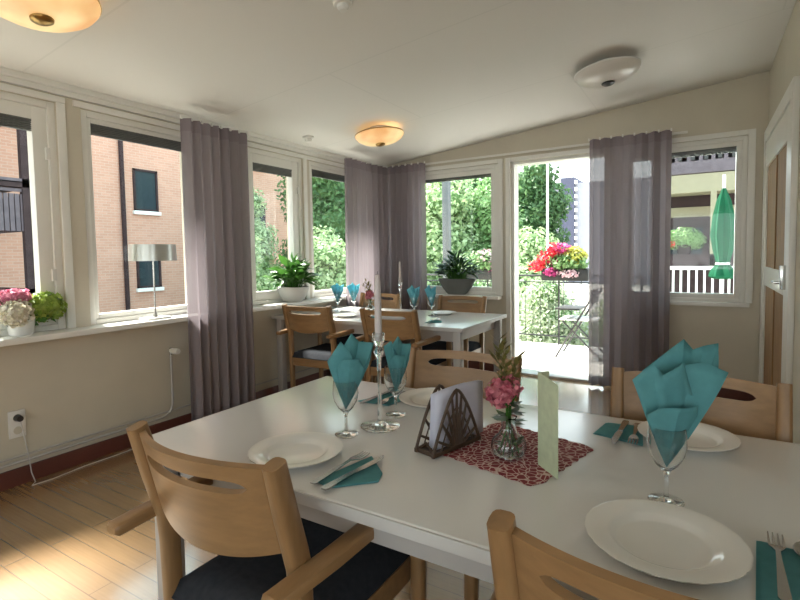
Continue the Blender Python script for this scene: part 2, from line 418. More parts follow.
def window(name, axis, a0, a1, z0, z1, wf, sash, depth=.09, blind=True, slats=5, mull=None, handle=None):
    """frame + sash + pane + rolled blind; built in wall thickness. a = y (left wall) or x (back wall)"""
    def bx(b, p0, p1, q0, q1, d0, d1, bev=.004):
        if axis == 'x': b.box((d0,p0,q0),(d1,p1,q1),bev)
        else: b.box((p0,-d1,q0),(p1,-d0,q1),bev)
    fr = B()
    for (p0,p1,q0,q1) in ((a0,a0+wf,z0,z1),(a1-wf,a1,z0,z1),(a0+wf,a1-wf,z1-wf,z1),(a0+wf,a1-wf,z0,z0+wf*.8)):
        bx(fr,p0,p1,q0,q1,-.12,-.015)
    f = struct(fr.build(name,'white'))
    i0, i1, k0, k1 = a0+wf, a1-wf, z0+wf*.8, z1-wf
    sections = [(i0,i1)] if mull is None else [(i0,mull-.035),(mull+.035,i1)]
    if mull is not None:
        m_ = B(); bx(m_,mull-.035,mull+.035,k0,k1,-.12,-.015); m_.build('mullion','white',f)
    for (s0,s1) in sections:
        sb = B()
        for (p0,p1,q0,q1) in ((s0,s0+sash,k0,k1),(s1-sash,s1,k0,k1),(s0+sash,s1-sash,k1-sash,k1),(s0+sash,s1-sash,k0,k0+sash)):
            bx(sb,p0,p1,q0,q1,-.095,-.03,.003)
        so_ = sb.build('sash','white',f)
        pn = B(); bx(pn,s0+sash-.004,s1-sash+.004,k0+sash-.004,k1-sash+.004,-.066,-.062,0)
        pn.build('pane','pane',so_,smooth=False)
        if blind:
            bl = B()
            bx(bl,s0+sash*.7,s1-sash*.7,k1-sash-.012,k1-sash+.01,-.058,-.032,.002)
            for q in range(slats):
                bx(bl,s0+sash*.7,s1-sash*.7,k1-sash-.022-q*.011,k1-sash-.015-q*.011,-.056,-.034,0)
            bl.build('blind','blind',f,smooth=False)
    for (p, q) in (handle or []):
        h = B(); bx(h,p-.012,p+.012,q-.035,q+.035,-.03,-.012,.004); h.build('hinge','plastic',f)
    return f
for i,(a,c) in enumerate(LW):
    op = i in (0,1,2,4)
    window('window_%d'%(i+1),'x',a,c,ZS,ZT,.04,.075 if op else .03, handle=[(c-.045,1.15),(c-.045,1.85)] if op else None)
window('window_7','y',.42,1.43,.80,ZT,.04,.05, slats=2, handle=[(1.385,1.3)])
window('window_8','y',2.60,3.52,.80,ZT,.035,.04, slats=3, mull=2.90, handle=[(3.475,1.0),(3.475,1.5),(3.475,2.0)])
window('window_9','y',.4,1.9,.7,2.2,.05,.05).location = (0,Y1-.02,0)
window('window_10','y',2.3,4.6,.7,2.2,.05,.05).location = (0,Y1-.02,0)
# balcony doorway: frame, threshold
b = B().box((DOOR[0],.02,0),(DOOR[0]+.03,.16,ZT),.004).box((DOOR[1]-.03,.02,0),(DOOR[1],.16,ZT),.004).box((DOOR[0],.02,ZT-.03),(DOOR[1],.16,ZT),.004)
d1 = struct(b.build('door_1','white'))
B().box((DOOR[0],-.02,0),(DOOR[1],.20,.025),.005).build('threshold','edge',d1)
# the open balcony door leaf, swung out against the outside wall
b = B()
lx = DOOR[1]+.01
for (p0,p1,q0,q1) in ((.20,.30,.04,2.1),(1.0,1.1,.04,2.1),(.30,1.0,2.0,2.1),(.30,1.0,.04,.22)):
    b.box((lx,p0,q0),(lx+.05,p1,q1),.004)
leaf = b.build('leaf','white',d1); B().box((lx+.022,.29,.2),(lx+.027,1.01,2.02)).build('pane','pane',leaf,smooth=False)
# glazed door in the right wall: casing, white rails, brown panels
xr = 3.65
b = B()
for (p0,p1,q0,q1) in ((-1.50,-1.40,0,2.15),(-.12,-.03,0,2.15),(-1.40,-.12,2.06,2.15)): b.box((xr-.03,p0,q0),(xr,p1,q1),.004)
d2 = struct(b.build('door_2','white'))
b = B()
for (p0,p1,q0,q1) in ((-1.40,-1.24,0.01,2.05),(-.17,-.12,0.01,2.05),(-1.24,-.17,1.86,2.05),(-1.24,-.17,.96,1.10),(-1.24,-.17,.01,.16)): b.box((xr-.022,p0,q0),(xr-.001,p1,q1),.003)
lf = b.build('leaf','white',d2)
for (q0,q1) in ((1.10,1.86),(.16,.96)):
    B().box((xr-.010,-1.24,q0),(xr-.001,-.17,q1)).build('panel','doorwood',d2,smooth=False)
    bb = B()
    bb.box((xr-.018,-.74,q0),(xr-.010,-.70,q1),.003)
    bb.build('glazing_bar','doorwood',d2)
B().box((xr-.05,-1.34,1.0),(xr-.02,-1.30,1.14),.006).tube([(xr-.04,-1.32,1.04),(xr-.07,-1.32,1.04),(xr-.07,-1.21,1.04)],.008,8).build('door_handle','chrome',d2)

# ------------------------------------------------------------------ terrace and ground outside
struct(B().box((-1.6,.22,-.35),(2.6,2.05,-.03)).box((2.6,.22,-.35),(7,5.4,-.03)).build('terrace','concrete',smooth=False))
struct(B().box((-60,-40,-1.6),(60,80,-1.5)).build('ground','paving',smooth=False))  # ground kept pale as an added reflector below the windows
struct(B().box((-.7,.22,2.42),(4.5,.62,2.54)).build('eaves','white',smooth=False))

def leaves(n, blobs, size, seed, flat=.5, asp=.55, surf=.55, up=.3):
    """kite leaves scattered through ellipsoids; returns verts, faces"""
    g = np.random.RandomState(seed); vs_, fs = [], []
    vol = np.array([a[3]*a[4]*a[5] for a in blobs])**(2/3); vol = vol/vol.sum()
    pick = g.choice(len(blobs), n, p=vol)
    for k in range(n):
        cx, cy, cz, rx, ry, rz_ = blobs[pick[k]]
        d = g.normal(size=3); d /= np.linalg.norm(d)+1e-9
        rr = surf + (1.06-surf)*g.rand()
        p = np.array([cx+d[0]*rx*rr, cy+d[1]*ry*rr, cz+d[2]*rz_*rr])
        nrm = d*.8 + g.normal(size=3)*flat + np.array([0,0,up]); nrm /= np.linalg.norm(nrm)+1e-9
        t = np.cross(nrm, g.normal(size=3)); t /= np.linalg.norm(t)+1e-9; s_ = np.cross(nrm, t)
        L = size*(.6+.8*g.rand()); W = L*asp
        i = len(vs_)
        vs_ += [p-t*L*.5, p+s_*W*.5+nrm*L*.08, p+t*L*.5, p-s_*W*.5+nrm*L*.08]
        fs.append((i,i+1,i+2,i+3))
    return vs_, fs
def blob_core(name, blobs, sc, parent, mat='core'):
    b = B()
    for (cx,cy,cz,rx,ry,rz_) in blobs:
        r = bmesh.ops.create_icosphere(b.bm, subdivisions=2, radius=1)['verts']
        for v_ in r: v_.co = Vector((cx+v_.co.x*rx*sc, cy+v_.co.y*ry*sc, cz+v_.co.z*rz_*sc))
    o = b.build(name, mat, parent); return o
def tree(name, label, loc, h, rad, mat, n, size, seed, group='trees and shrubs beyond the terrace', z0=-1.5, low=.25, nb=9):
    g = random.Random(seed)
    t = thing(name, label, 'tree', (loc[0], loc[1], z0), 0, group)
    blobs = []
    for k in range(nb):
        fz = low + (1-low)*(k+.5)/nb
        q = rad*(.35+.65*math.sin(PI*min(1,(fz-low)/(1-low)*.8+.15)))
        a = g.random()*2*PI; o = q*.55*g.random()
        blobs.append((o*math.cos(a), o*math.sin(a), fz*h*.93, q*.75, q*.75, max(h*(1-low)/nb*1.5, q*.45)))
    b = B().tube([(0,0,0),(.05,0,h*.3),(0,.05,h*.6),(.03,0,h*.85)],[rad*.07,rad*.06,rad*.04,rad*.015],8)
    for k in range(5):
        a = k*1.3; b.tube([(0,0,h*(low+.05*k)),(math.cos(a)*rad*.4,math.sin(a)*rad*.4,h*(low+.05*k+.12))],[rad*.03,rad*.01],6)
    b.build('trunk','bark',t)
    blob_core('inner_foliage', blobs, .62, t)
    vs_, fs = leaves(int(n*2.2), blobs, size*.68, seed); raw('foliage', vs_, fs, mat, t)
    return t
tree('broadleaf_tree','dark green bushy tree seen through the open doorway beside the far tower',(-2.7,14.5),6.4,1.75,'leaf_dark',7000,.26,11)
tree('broadleaf_tree','light green spreading tree below the dark one beyond the railing',(-1.6,9.5),3.4,1.9,'leaf_light',6000,.2,12,low=.1)
tree('broadleaf_tree','pale leafy tree filling the left of the back window behind the grey post',(-4.4,10.5),5.6,2.2,'leaf_light',7000,.22,13,low=.1)
tree('broadleaf_tree','mid green tree at the right of the back window beyond the terrace',(-2.9,11),5.4,1.5,'leaf_mid',5000,.22,14,low=.1)
tree('broadleaf_tree','tall dark tree rising above the pale one in the back window',(-6.4,17),8.2,3.2,'leaf_dark',6000,.34,15,low=.2)
tree('broadleaf_tree','tall bluish green tree outside the narrow corner window',(-8.6,9.4),7.0,2.3,'leaf_dark',7000,.24,16,low=.2)
tree('broadleaf_tree','pale green low tree in front of the tall one at the corner window',(-6.3,6.6),3.5,1.5,'leaf_light',6000,.18,17,low=.05)
tree('broadleaf_tree','light green young tree in front of the brick building',(-7.6,4.7),3.4,.95,'leaf_light',3600,.16,18,low=.2)
tree('broadleaf_tree','slender pale sapling overlapping the brick building corner',(-9.4,6.7),5.0,1.0,'leaf_light',3200,.18,22,low=.3)
tree('shrub','grey green feathery shrub just beyond the terrace railing',(1.15,3.0),2.35,.85,'leaf_grey',6500,.09,19,low=.2)
tree('shrub','pale bushy shrub outside the railing to the left of the doorway',(-.3,3.6),2.6,1.1,'leaf_grey',5000,.11,20,low=.2)
tree('shrub','low green shrub under the flower box beyond the railing',(2.1,3.3),2.1,.7,'leaf_light',3500,.09,21,low=.2)

# brick apartment building far left
bt = thing('apartment_building','pink brick apartment building with dark windows outside the left windows','building',(-13,0,-1.5))
B().box((-8,-12,0),(0,12.2,11)).build('wall','brick',bt,smooth=False)
def bwin(y0,y1,z0,z1):
    z0 += 1.5; z1 += 1.5
    f = B()
    for (p0,p1,q0,q1) in ((y0,y0+.07,z0,z1),(y1-.07,y1,z0,z1),(y0,y1,z1-.07,z1),(y0,y1,z0,z0+.07)): f.box((-.02,p0,q0),(.06,p1,q1))
    o = f.build('window','brownwood',bt,smooth=False)
    B().box((-.02,y0+.05,z0+.05),(.02,y1-.05,z1-.05)).build('pane','darkpane',o,smooth=False)
    B().box((0,y0-.05,z0-.12),(.12,y1+.05,z0),.01).build('window_sill','palewhite',o)
for (y0,y1,z0,z1) in ((4.79,5.65,2.85,4.25),(4.79,5.65,.25,1.65),(9.65,10.6,2.2,3.5),(9.65,10.6,-.4,.95),(-2.2,-1.2,2.85,4.25),(1.6,2.5,5.6,7.0),(4.79,5.65,5.6,7.0),(9.65,10.6,5.0,6.4)): bwin(y0,y1,z0,z1)
B().tube([(.08,4.40,0),(.08,4.40,10.8)],.07,10).build('drainpipe','brownwood',bt)
# stacked timber balconies against the brick wall
bc = B()
for y in (.9,-2.6): bc.box((1.85,y-.08,0),(2.0,y+.08,9.2))
for z in (1.9,4.55,6.0+1.2): bc.box((0,-2.7,z-.02),(2.0,1.0,z+.12))
bal = bc.build('balcony','brownwood',bt,smooth=False)
for zb in (3.52,6.25,.82):
    r_ = B().box((1.9,-2.6,zb+1.12),(2.0,.9,zb+1.22)).box((1.93,-2.6,zb+.9),(1.96,.9,zb+.98))
    for k in range(30): r_.box((1.9,-2.55+k*.115,zb-.05),(1.95,-2.46+k*.115,zb+.85))
    r_.box((0,.86,zb+1.12),(2,.96,zb+1.22))
    for k in range(15): r_.box((.1+k*.125,.9,zb-.05),(.2+k*.125,.94,zb+.85))
    r_.build('railing','greywood' if zb>2 else 'brownwood',bal,smooth=False)

# timber neighbour seen through the right window
nb_ = thing('neighbour_building','brown timber balconied building seen through the right window','building',(0,12,-1.5))
B().box((2.0,.9,0),(7.5,6,9)).build('wall','brownwood',nb_,smooth=False)
B().box((2.0,-.1,4.4),(7.5,.95,4.92)).build('floor_slab','beige',nb_,smooth=False)
ub = B().box((2.0,-.12,4.95),(7.5,-.06,5.62)).box((2.0,-.14,5.62),(7.5,-.04,5.72))
for k in range(18): ub.box((2.0+k*.30,-.12,5.3),(2.0+k*.30+.2,-.06,5.62))
ub.build('balcony_front','greywood',nb_,smooth=False)
for k in range(15): B().box((2.24+k*.33,-.135,5.32),(2.34+k*.33,-.115,5.56)).build('balcony_slot','darkmetal',nb_,smooth=False)
B().box((2.0,.82,3.75),(7.5,.92,4.05)).build('lintel','beige',nb_,smooth=False)
B().box((2.0,.78,3.48),(3.35,.90,3.74)).build('awning_box','brownwood',nb_,smooth=False)
wn = B()
for (p0,p1,q0,q1) in ((1.9,3.36,3.42,3.5),(1.9,3.36,2.5,2.6),(3.22,3.36,2.5,3.5)): wn.box((p0,.78,q0),(p1,.9,q1))
wn = wn.build('window','brownwood',nb_,smooth=False); B().box((1.9,.85,2.6),(3.22,.88,3.42)).build('pane','darkpane',wn,smooth=False)
B().box((2.0,-.1,2.2),(7.5,-.02,2.62)).build('balcony_front','brownwood',nb_,smooth=False)
B().box((3.40,-.1,2.2),(3.55,.05,4.4)).build('post','beige',nb_,smooth=False)
t = thing('shrub','green leaves and red blossom added in place of reflections in the timber building window','shrub',(2.75,12.3,1.1))  # made-up shrub standing in for foliage reflected in this window
B().lathe([(0,0),(.16,0),(.2,.3),(.17,.3),(0,.27)],16).build('pot','brownwood',t)
blobs = [(0,0,.48,.5,.3,.34),(-.45,0,.45,.35,.3,.3),(.3,0,.42,.25,.3,.26)]
vs_, fs = leaves(3600, blobs, .065, 31); raw('foliage', vs_, fs, 'leaf_mid', t)
vs_, fs = leaves(50, [(-.35,-.25,.32,.15,.1,.1)], .08, 32); raw('blossom', vs_, fs, 'redfl', t)

t = thing('tower_block','distant blue grey tower block beyond the trees in the doorway','building',(-7,40,-1.5))
B().box((-.45,0,0),(.7,4,9.2)).build('tower','bluegrey',t,smooth=False)
B().box((-2.6,.5,0),(-.45,4,8.6)).build('side_wing','lilacwall',t,smooth=False)
B().box((.7,.3,0),(8.5,4,8.7)).build('main_wing','lilacwall',t,smooth=False)
for k in range(14): B().box((.72,-.02,.8+k*.6),(.9,.3,1.1+k*.6)).build('stair_window','palewhite',t,smooth=False)

# terrace railing with flower boxes
t = thing('terrace_railing','thin dark metal railing along the terrace edge behind the flower box','railing',(0,1.98,-.03))
b = B().tube([(-1.5,0,.95),(2.58,0,.95)],.014,8); b.build('top_rail','darkmetal',t)
b = B().tube([(-1.5,0,.12),(2.58,0,.12)],.010,8).tube([(-1.5,0,.86),(2.58,0,.86)],.008,8); b.build('lower_rail','darkmetal',t)
for k in range(5): B().tube([(-1.5+k*1.02,0,0),(-1.5+k*1.02,0,.95)],.012,8).build('post','darkmetal',t)
b = B()
for k in range(38): b.tube([(-1.42+k*.105,0,.12),(-1.42+k*.105,0,.86)],.0035,5)
b.build('balusters','darkmetal',t)
def flowerbox(label, x0, x1, y, z, heads, seed):
    t = thing('flower_box', label, 'flower box', ((x0+x1)/2, y, z), 0, 'flower boxes on the terrace railing')
    L = (x1-x0)/2
    b = B().box((-L,-.085,0),(L,.085,.15),.015); b.build('box','darkmetal',t)
    B().box((-L+.02,-.07,.15),(L-.02,.07,.16)).build('soil','soil',t,smooth=False)
    for q in (-L*.6,L*.6): B().tube([(q,-.02,.01),(q,.1,.01),(q,.1,-.05)],.006,6).build('bracket','darkmetal',t)
    vs_, fs = leaves(700, [(0,0,.24,L*.95,.14,.13)], .07, seed); raw('foliage', vs_, fs, 'leaf_mid', t)
    for i,(m_, n_, bl) in enumerate(heads):
        for q_, e_ in enumerate(bl):
            vs_, fs = leaves(n_//len(bl), [e_], .042, seed+i*7+q_+1, asp=.9); raw('bloom_cluster', vs_, fs, m_, t)
    return t
flowerbox('dark flower box with red, magenta and yellow green blooms on the railing in the doorway',1.38,1.98,1.84,.86,
    [('redfl',420,[(-.38,0,.20,.12,.11,.08),(-.25,0,.30,.12,.11,.10),(-.14,0,.40,.12,.10,.10)]),('magfl',320,[(-.10,0,.22,.11,.12,.10),(-.05,0,.42,.14,.10,.08),(-.16,-.1,.12,.10,.06,.06)]),
     ('yelfl',420,[(.12,0,.32,.15,.13,.13)]),('palepink',120,[(.05,-.1,.10,.16,.05,.05)])],41)
flowerbox('flower box of pale pink blooms outside the back window',.28,.80,1.84,.86,
    [('palepink',420,[(.02,0,.30,.15,.13,.13),(.12,0,.22,.12,.10,.09)]),('magfl',60,[(.15,0,.12,.12,.1,.06)])],51)
# terrace posts
tag(B().box((-.13,1.86,-.03),(-.03,1.96,2.5),.006).build('terrace_post','greypost'),'square grey post on the terrace outside the back window','post','posts on the terrace')
tag(B().box((3.53,1.9,-.03),(3.63,2.0,2.6),.006).build('terrace_post','palewhite'),'square white post on the terrace outside the right window','post','posts on the terrace')
tag(B().tube([(.35,6,-1.5),(.35,6,4.6)],[.03,.022],10).build('flag_pole','palewhite'),'thin white pole standing before the trees in the doorway','pole')
# white balustrade + parasol on the wider terrace
t = thing('white_balustrade','white painted balustrade outside the right window','railing',(0,5.3,-.03))
b = B().box((2.6,-.03,.92),(6.5,.03,.98),.005); b.build('top_rail','palewhite',t)
B().box((2.6,-.02,.1),(6.5,.02,.16)).build('lower_rail','palewhite',t,smooth=False)
b = B()
for k in range(32): b.box((2.64+k*.12,-.015,.16),(2.675+k*.12,.015,.92))
b.build('balusters','palewhite',t,smooth=False)
for k in range(3): B().box((2.6+k*1.9,-.04,0),(2.68+k*1.9,.04,1.0),.005).build('post','palewhite',t)
t = thing('parasol','closed green parasol standing on the terrace outside the right window','parasol',(3.50,4.6,-.03))
B().lathe([(0,0),(.24,0),(.24,.05),(.05,.08),(.03,.3),(0,.3)],20).build('base','darkmetal',t)
B().tube([(0,0,.05),(0,0,2.45)],.022,10).build('pole','palewhite',t)
B().lathe([(.12,.80),(.17,.84),(.14,.95),(.075,1.04),(.12,1.25),(.155,1.5),(.13,1.8),(.085,2.05),(.035,2.2),(.02,2.25),(0,2.25)],24,rmod=lambda r,a:1+.16*math.cos(6*a)).build('canopy','parasol',t)
B().lathe([(.075,1.02),(.09,1.03),(.09,1.055),(.075,1.06)],20,rmod=lambda r,a:1+.1*math.cos(6*a)).build('tie_strap','palewhite',t)
# folding bistro chair on the terrace
t = thing('folding_chair','dark metal folding chair with pale seat on the terrace','chair',(1.98,1.35,-.03))
for s in (-1,1):
    B().tube([(-.26,s*.2,.0),(.2,s*.2,.82)],.011,8).build('leg','darkmetal',t)
    B().tube([(.26,s*.17,.0),(-.2,s*.17,.46)],.011,8).build('leg','darkmetal',t)
b = B()
for k in range(5): b.box((-.22+k*.085,-.2,.455),(-.15+k*.085,.2,.47),.003)
b.build('seat','palewhite',t)
B().box((-.26,-.22,.58),(.02,.22,.60),.004).build('arm_board','darkmetal',t)
B().box((.14,-.2,.66),(.16,.2,.82),.004).build('backrest','darkmetal',t)

# ------------------------------------------------------------------ curtains
def curtain(label, p0, p1, z0, z1, folds, seed, amp=.042):
    g = random.Random(seed); ph = [g.random()*6 for _ in range(4)]
    p0, p1 = Vector(p0), Vector(p1); d = (p1-p0); L = d.length; d.normalize(); n_ = Vector((-d.y, d.x))
    t = thing('curtain', label, 'curtain', (p0.x, p0.y, z0), 0, 'mauve sheer curtains')
    def f(z_a, z_b):
        def q(u, v):
            z = z_a+(z_b-z_a)*v
            h = (z-z0)/(z1-z0)
            ph_ = u*folds*2*PI + ph[0] + .6*math.sin(u*5+ph[1]) + .25*math.sin(h*3+ph[2])
            a = amp*(.75+.35*math.sin(u*9+ph[3]))*(1.0-.25*h)
            uu = u + .006*math.sin(2*ph_)
            p = p0 + d*(uu*L) + n_*a*math.sin(ph_)
            return (p.x-p0.x, p.y-p0.y, z-z0)
        return q
    nu = int(folds*12)
    B().grid(f(z0+.08,z1-.085),nu,10).build('sheer_panel','curtain',t,ang=180)
    B().grid(f(z1-.085,z1),nu,2).build('heading_tape','tape',t,ang=180)
    B().grid(f(z0,z0+.08),nu,2).build('hem','tape',t,ang=180)
    for k in range(int(folds)+1):
        u = min(1,k/int(folds)); p = p0+d*(u*L)
        B().box((p.x-p0.x-.006,p.y-p0.y-.006,z1-z0-.01),(p.x-p0.x+.006,p.y-p0.y+.006,z1-z0+.012)).build('hook','plastic',t,smooth=False)
    return t
curtain('long mauve sheer curtain between the lamp window and the plant window',(.19,-2.735),(.19,-2.16),.05,2.19,7,1)
curtain('mauve sheer curtain on the window wall in the far corner',(.19,-.93),(.19,-.2),.05,2.205,8,2)
curtain('mauve sheer curtain on the end wall in the far corner',(.10,-.15),(.66,-.15),.05,2.22,7,3)
curtain('mauve sheer curtain hanging beside the open terrace doorway',(2.335,-.15),(2.985,-.15),.02,2.235,7,4)

# ------------------------------------------------------------------ tables
def table(label, x0, x1, y0, y1):
    L, W = x1-x0, y1-y0
    t = thing('dining_table', label, 'table', (x0, y0, 0), 0, 'white dining tables')
    B().box((.004,.004,.706),(L-.004,W-.004,.73),.008,3).build('tabletop','laminate',t)
    e = .0
    b = B()
    for (a,c) in (((0,0,.703),(L,.006,.7285)),((0,W-.006,.703),(L,W,.7285)),((0,0,.703),(.006,W,.7285)),((L-.006,0,.703),(L,W,.7285))): b.box(a,c,.002)
    b.build('edging','edge',t)
    i = .075
    b = B().box((i,i,.62),(L-i,i+.022,.703)).box((i,W-i-.022,.62),(L-i,W-i,.703)).box((i,i,.62),(i+.022,W-i,.703)).box((L-i-.022,i,.62),(L-i,W-i,.703))
    b.build('apron','tframe',t,smooth=False)
    for (x,y) in ((.06,.06),(L-.06,.06),(.06,W-.06),(L-.06,W-.06)):
        B().box((x-.028,y-.028,0),(x+.028,y+.028,.703),.006).build('leg','tframe',t)
    return t
table('near white table laid with teal napkins, plates and a lace mat',1.865,3.60,-4.128,-3.285)
table('far white table by the corner windows laid with aqua napkins',.04,1.84,-1.83,-.93)

# ------------------------------------------------------------------ chairs
def make_chair(label, loc, rz, group):
    t = thing('armchair', label, 'chair', loc, rz, group)
    for s in (-1,1):
        pts = [(s*.21,.012,0),(s*.21,.008,.30),(s*.21,.003,.57),(s*.21,-.001,.63),(s*.211,-.010,.665),(s*.213,-.035,.75),(s*.215,-.063,.858)]
        B().tube(pts,[(.015,.017),(.0175,.020),(.019,.022),(.020,.0235),(.020,.024),(.0195,.023),(.018,.021)],14,sq=.6).build('rear_leg','woodz',t)
        pts = [(s*.235,.42,0),(s*.242,.42,.642)]
        B().tube(pts,[(.017,.017),(.021,.021)],12,sq=.6).build('front_leg','woodz',t)
        pts = [(s*.243,-.116,.632),(s*.243,-.108,.632),(s*.256,.05,.636),(s*.268,.27,.645),(s*.262,.43,.650),(s*.261,.445,.650)]
        B().tube(pts,[(.016,.008),(.021,.0145),(.022,.016),(.023,.016),(.022,.015),(.017,.009)],14,sq=.4).build('armrest','woody',t)
    b = B().box((-.21,.40,.36),(.21,.425,.425),.004).box((-.20,-.005,.36),(.20,.02,.425),.004)
    for s in (-1,1): b.box((s*.205-.012,.0,.36),(s*.205+.012,.42,.425),.004)
    b.build('seat_frame','woodx',t)
    def sp(u, v):
        x = -.215+.43*u; y = -.01+.47*v
        e = min(1, 8*min(u,1-u,v,1-v)+.0)
        return (x, y, .428+.052*min(1,e)**.5-.010*math.sin(PI*u)*math.sin(PI*v)*.6)
    b = B().grid(sp,20,20); 
    b.box((-.213,-.008,.424),(.213,.458,.432))
    b.build('seat','seat',t,ang=60)
    # bent plywood back with a hand slot
    def yy(x, z):
        tilt = -.002-(max(0,z-.61)/.248)*.060
        return tilt - .052*(1-(x/.2)**2)
    HB, HT, SL = .640, .852, .805
    nu = 44
    def low(x): return HB + .030*(x/.2)**2
    def slot(x):
        q = abs(x)/.152
        return .0145*math.sqrt(max(0,1-q**8)) if q < 1 else 0
    rows = [0,.25,.5,.75,1]
    def bk(u, v):
        x = -.200+.400*u; j = round(v*8)
        if j <= 4: z = low(x)+(SL-slot(x)-low(x))*j/4
        else: z = SL+slot(x)+(HT-.004*(x/.2)**2-SL-slot(x))*(j-5)/3
        return (x, yy(x,z), z)
    b = B(); 
    g = [[b.bm.verts.new(bk(i/nu, j/8)) for j in range(9)] for i in range(nu+1)]
    for i in range(nu):
        for j in range(8):
            if j == 4: continue
            b.bm.faces.new((g[i][j],g[i+1][j],g[i+1][j+1],g[i][j+1]))
    bmesh.ops.remove_doubles(b.bm, verts=b.bm.verts, dist=2e-5)
    o = b.build('backrest','woodx',t,ang=30)
    md = o.modifiers.new('thickness','SOLIDIFY'); md.thickness = .015; md.offset = 0
    md = o.modifiers.new('crisp edges','EDGE_SPLIT'); md.split_angle = R(40)
    return t
cg = 'beech armchairs around the near table'; cf = 'beech armchairs around the far table'
ch = make_chair('beech armchair with black seat nearest the window wall, drawn up to the near table',(2.342,-4.205,0),0,cg)
ch['label'] = 'beech armchair with black seat nearest the window wall, drawn up to the near table'
dup(ch,(3.195,-4.185,0),0,'beech armchair at the foreground plate beside the fork and spoon, its back towards us',cg)
dup(ch,(2.435,-3.225,0),PI,'beech armchair on the far side of the near table, behind the pink flower vase',cg)
dup(ch,(3.205,-3.235,0),PI,'beech armchair facing us across the near table, below the right window',cg)
dup(ch,(.60,-1.945,0),R(3),'beech armchair drawn to the far table below the potted plant on the left sill',cf)
dup(ch,(1.35,-1.94,0),0,'beech armchair at the near side of the far table, behind the tall candle',cf)
dup(ch,(.50,-.865,0),PI,'beech armchair on the far side of the far table, behind the pink flowers',cf)
dup(ch,(1.38,-.865,0),PI,'beech armchair on the far side of the far table, below the grey plant bowl',cf)

# ------------------------------------------------------------------ tableware
ZT_ = .7306
def make_plate(label, loc, group, r=.12):
    t = thing('plate', label, 'plate', loc, 0, group)
    k = r/.12
    prof = [(0,.004),(.066*k,.004),(.072*k,.006),(.080*k,.012),(.086*k,.0145),(.117*k,.0195),(.120*k,.019),(.119*k,.017),(.086*k,.010),(.076*k,.002),(.070*k,0),(.066*k,.0),(.062*k,.002),(0,.002)]
    o = B().lathe(prof,96,rmod=lambda rr,a: 1+(.012*math.cos(24*a) if rr>.105*k else 0)).build('plate_body','china',t,ang=60)
    return t
def make_plate1(label, loc, group, r=.12):
    k = r/.12
    prof = [(0,.004),(.066*k,.004),(.072*k,.006),(.080*k,.012),(.086*k,.0145),(.100*k,.0165),(.117*k,.0195),(.120*k,.019),(.119*k,.017),(.086*k,.010),(.076*k,.002),(.070*k,0),(.066*k,.0),(.062*k,.002),(0,.002)]
    o = B().lathe(prof,120,rmod=lambda rr,a: 1+(.010*abs(math.sin(12*a)) if rr>.105*k else 0)).build('plate','china',None,ang=60)
    o.location = loc
    return tag(o, label, 'plate', group)
pg = 'white plates on the near table'
pl = make_plate1('white scalloped plate in front of the chair nearest the window wall',(2.343,-3.985,ZT_),pg,.118)
dup(pl,(3.168,-3.968,ZT_),.1,'white scalloped plate in the foreground, below the large teal napkin',pg).scale = (1.06,1.06,1)
dup(pl,(2.44,-3.415,ZT_),.2,'white scalloped plate on the far side, behind the lilac paper napkins',pg)
dup(pl,(3.19,-3.405,ZT_),.3,'white scalloped plate behind the large teal napkin, at the chair facing us',pg)
pf = 'white plates on the far table'
dup(pl,(.70,-1.62,ZT_),0,'white plate on the far table in front of the chair below the potted plant',pf)
dup(pl,(1.36,-1.16,ZT_),0,'white plate on the far table below the grey plant bowl',pf)

def make_glass(label, loc, group):
    prof_o = [(0,.0),(.031,.0),(.033,.002),(.030,.0035),(.012,.006),(.0048,.011),(.0042,.03),(.0045,.055),(.008,.064),(.022,.078),(.033,.098),(.0365,.118),(.035,.14),(.0335,.155)]
    prof_i = [(.0325,.155),(.034,.14),(.0352,.118),(.0318,.099),(.021,.080),(.008,.068),(0,.067)]
    o = B().lathe(prof_o+prof_i,40).build('wine_glass','glass',None,ang=50); o.location = loc
    return tag(o,label,'glass',group)
def napkin_mesh(layers, mat, seed, thick=.0012):
    """folded paper fans rising from one point at the bottom of a glass; a layer is (top outline [(x,z)..], fold depth, y offset, lean)"""
    b = B()
    for li, (edge, cd, off, lean) in enumerate(layers):
        n = len(edge)-1; cols = []
        for k in range(n):
            for q in range(6): 
                f = q/6; cols.append((edge[k][0]*(1-f)+edge[k+1][0]*f, edge[k][1]*(1-f)+edge[k+1][1]*f))
        cols.append(edge[-1]); N = len(cols)-1
        def pt(u, v):
            i = min(N, int(round(u*N))); ex, ez = cols[i]
            t = abs(2*u-1)
            y = off*v - cd*v*(1-t)**.8 + lean*v*v + .0022*math.sin(u*17+v*9+seed+li)*v
            return (ex*(v+.03*math.sin(PI*v)), y, ez*v)
        b.grid(pt, N, 12)
    o = b.build('napkin',mat,None,ang=22)
    md = o.modifiers.new('thickness','SOLIDIFY'); md.thickness = thick; md.offset = 0
    return o
def napkin(label, loc, layers, mat, seed, group, rz=0):
    o = napkin_mesh(layers, mat, seed); o.location = (loc[0],loc[1],loc[2]+.07); o.rotation_euler = (0,0,rz)
    return tag(o,label,'napkin',group)
face = R(-28)
gg = 'wine glasses on the near table'; gn = 'teal napkins standing in the near glasses'
G1, G2, G3 = (2.365,-3.805,ZT_), (2.397,-3.590,ZT_), (3.163,-3.795,ZT_)
gl = make_glass('stemmed wine glass left of the tall glass candlestick',G1,gg)
dup(gl,G2,None,'stemmed wine glass right of the tall glass candlestick, behind it',gg)
dup(gl,G3,None,'stemmed wine glass in the foreground holding the largest teal napkin',gg)
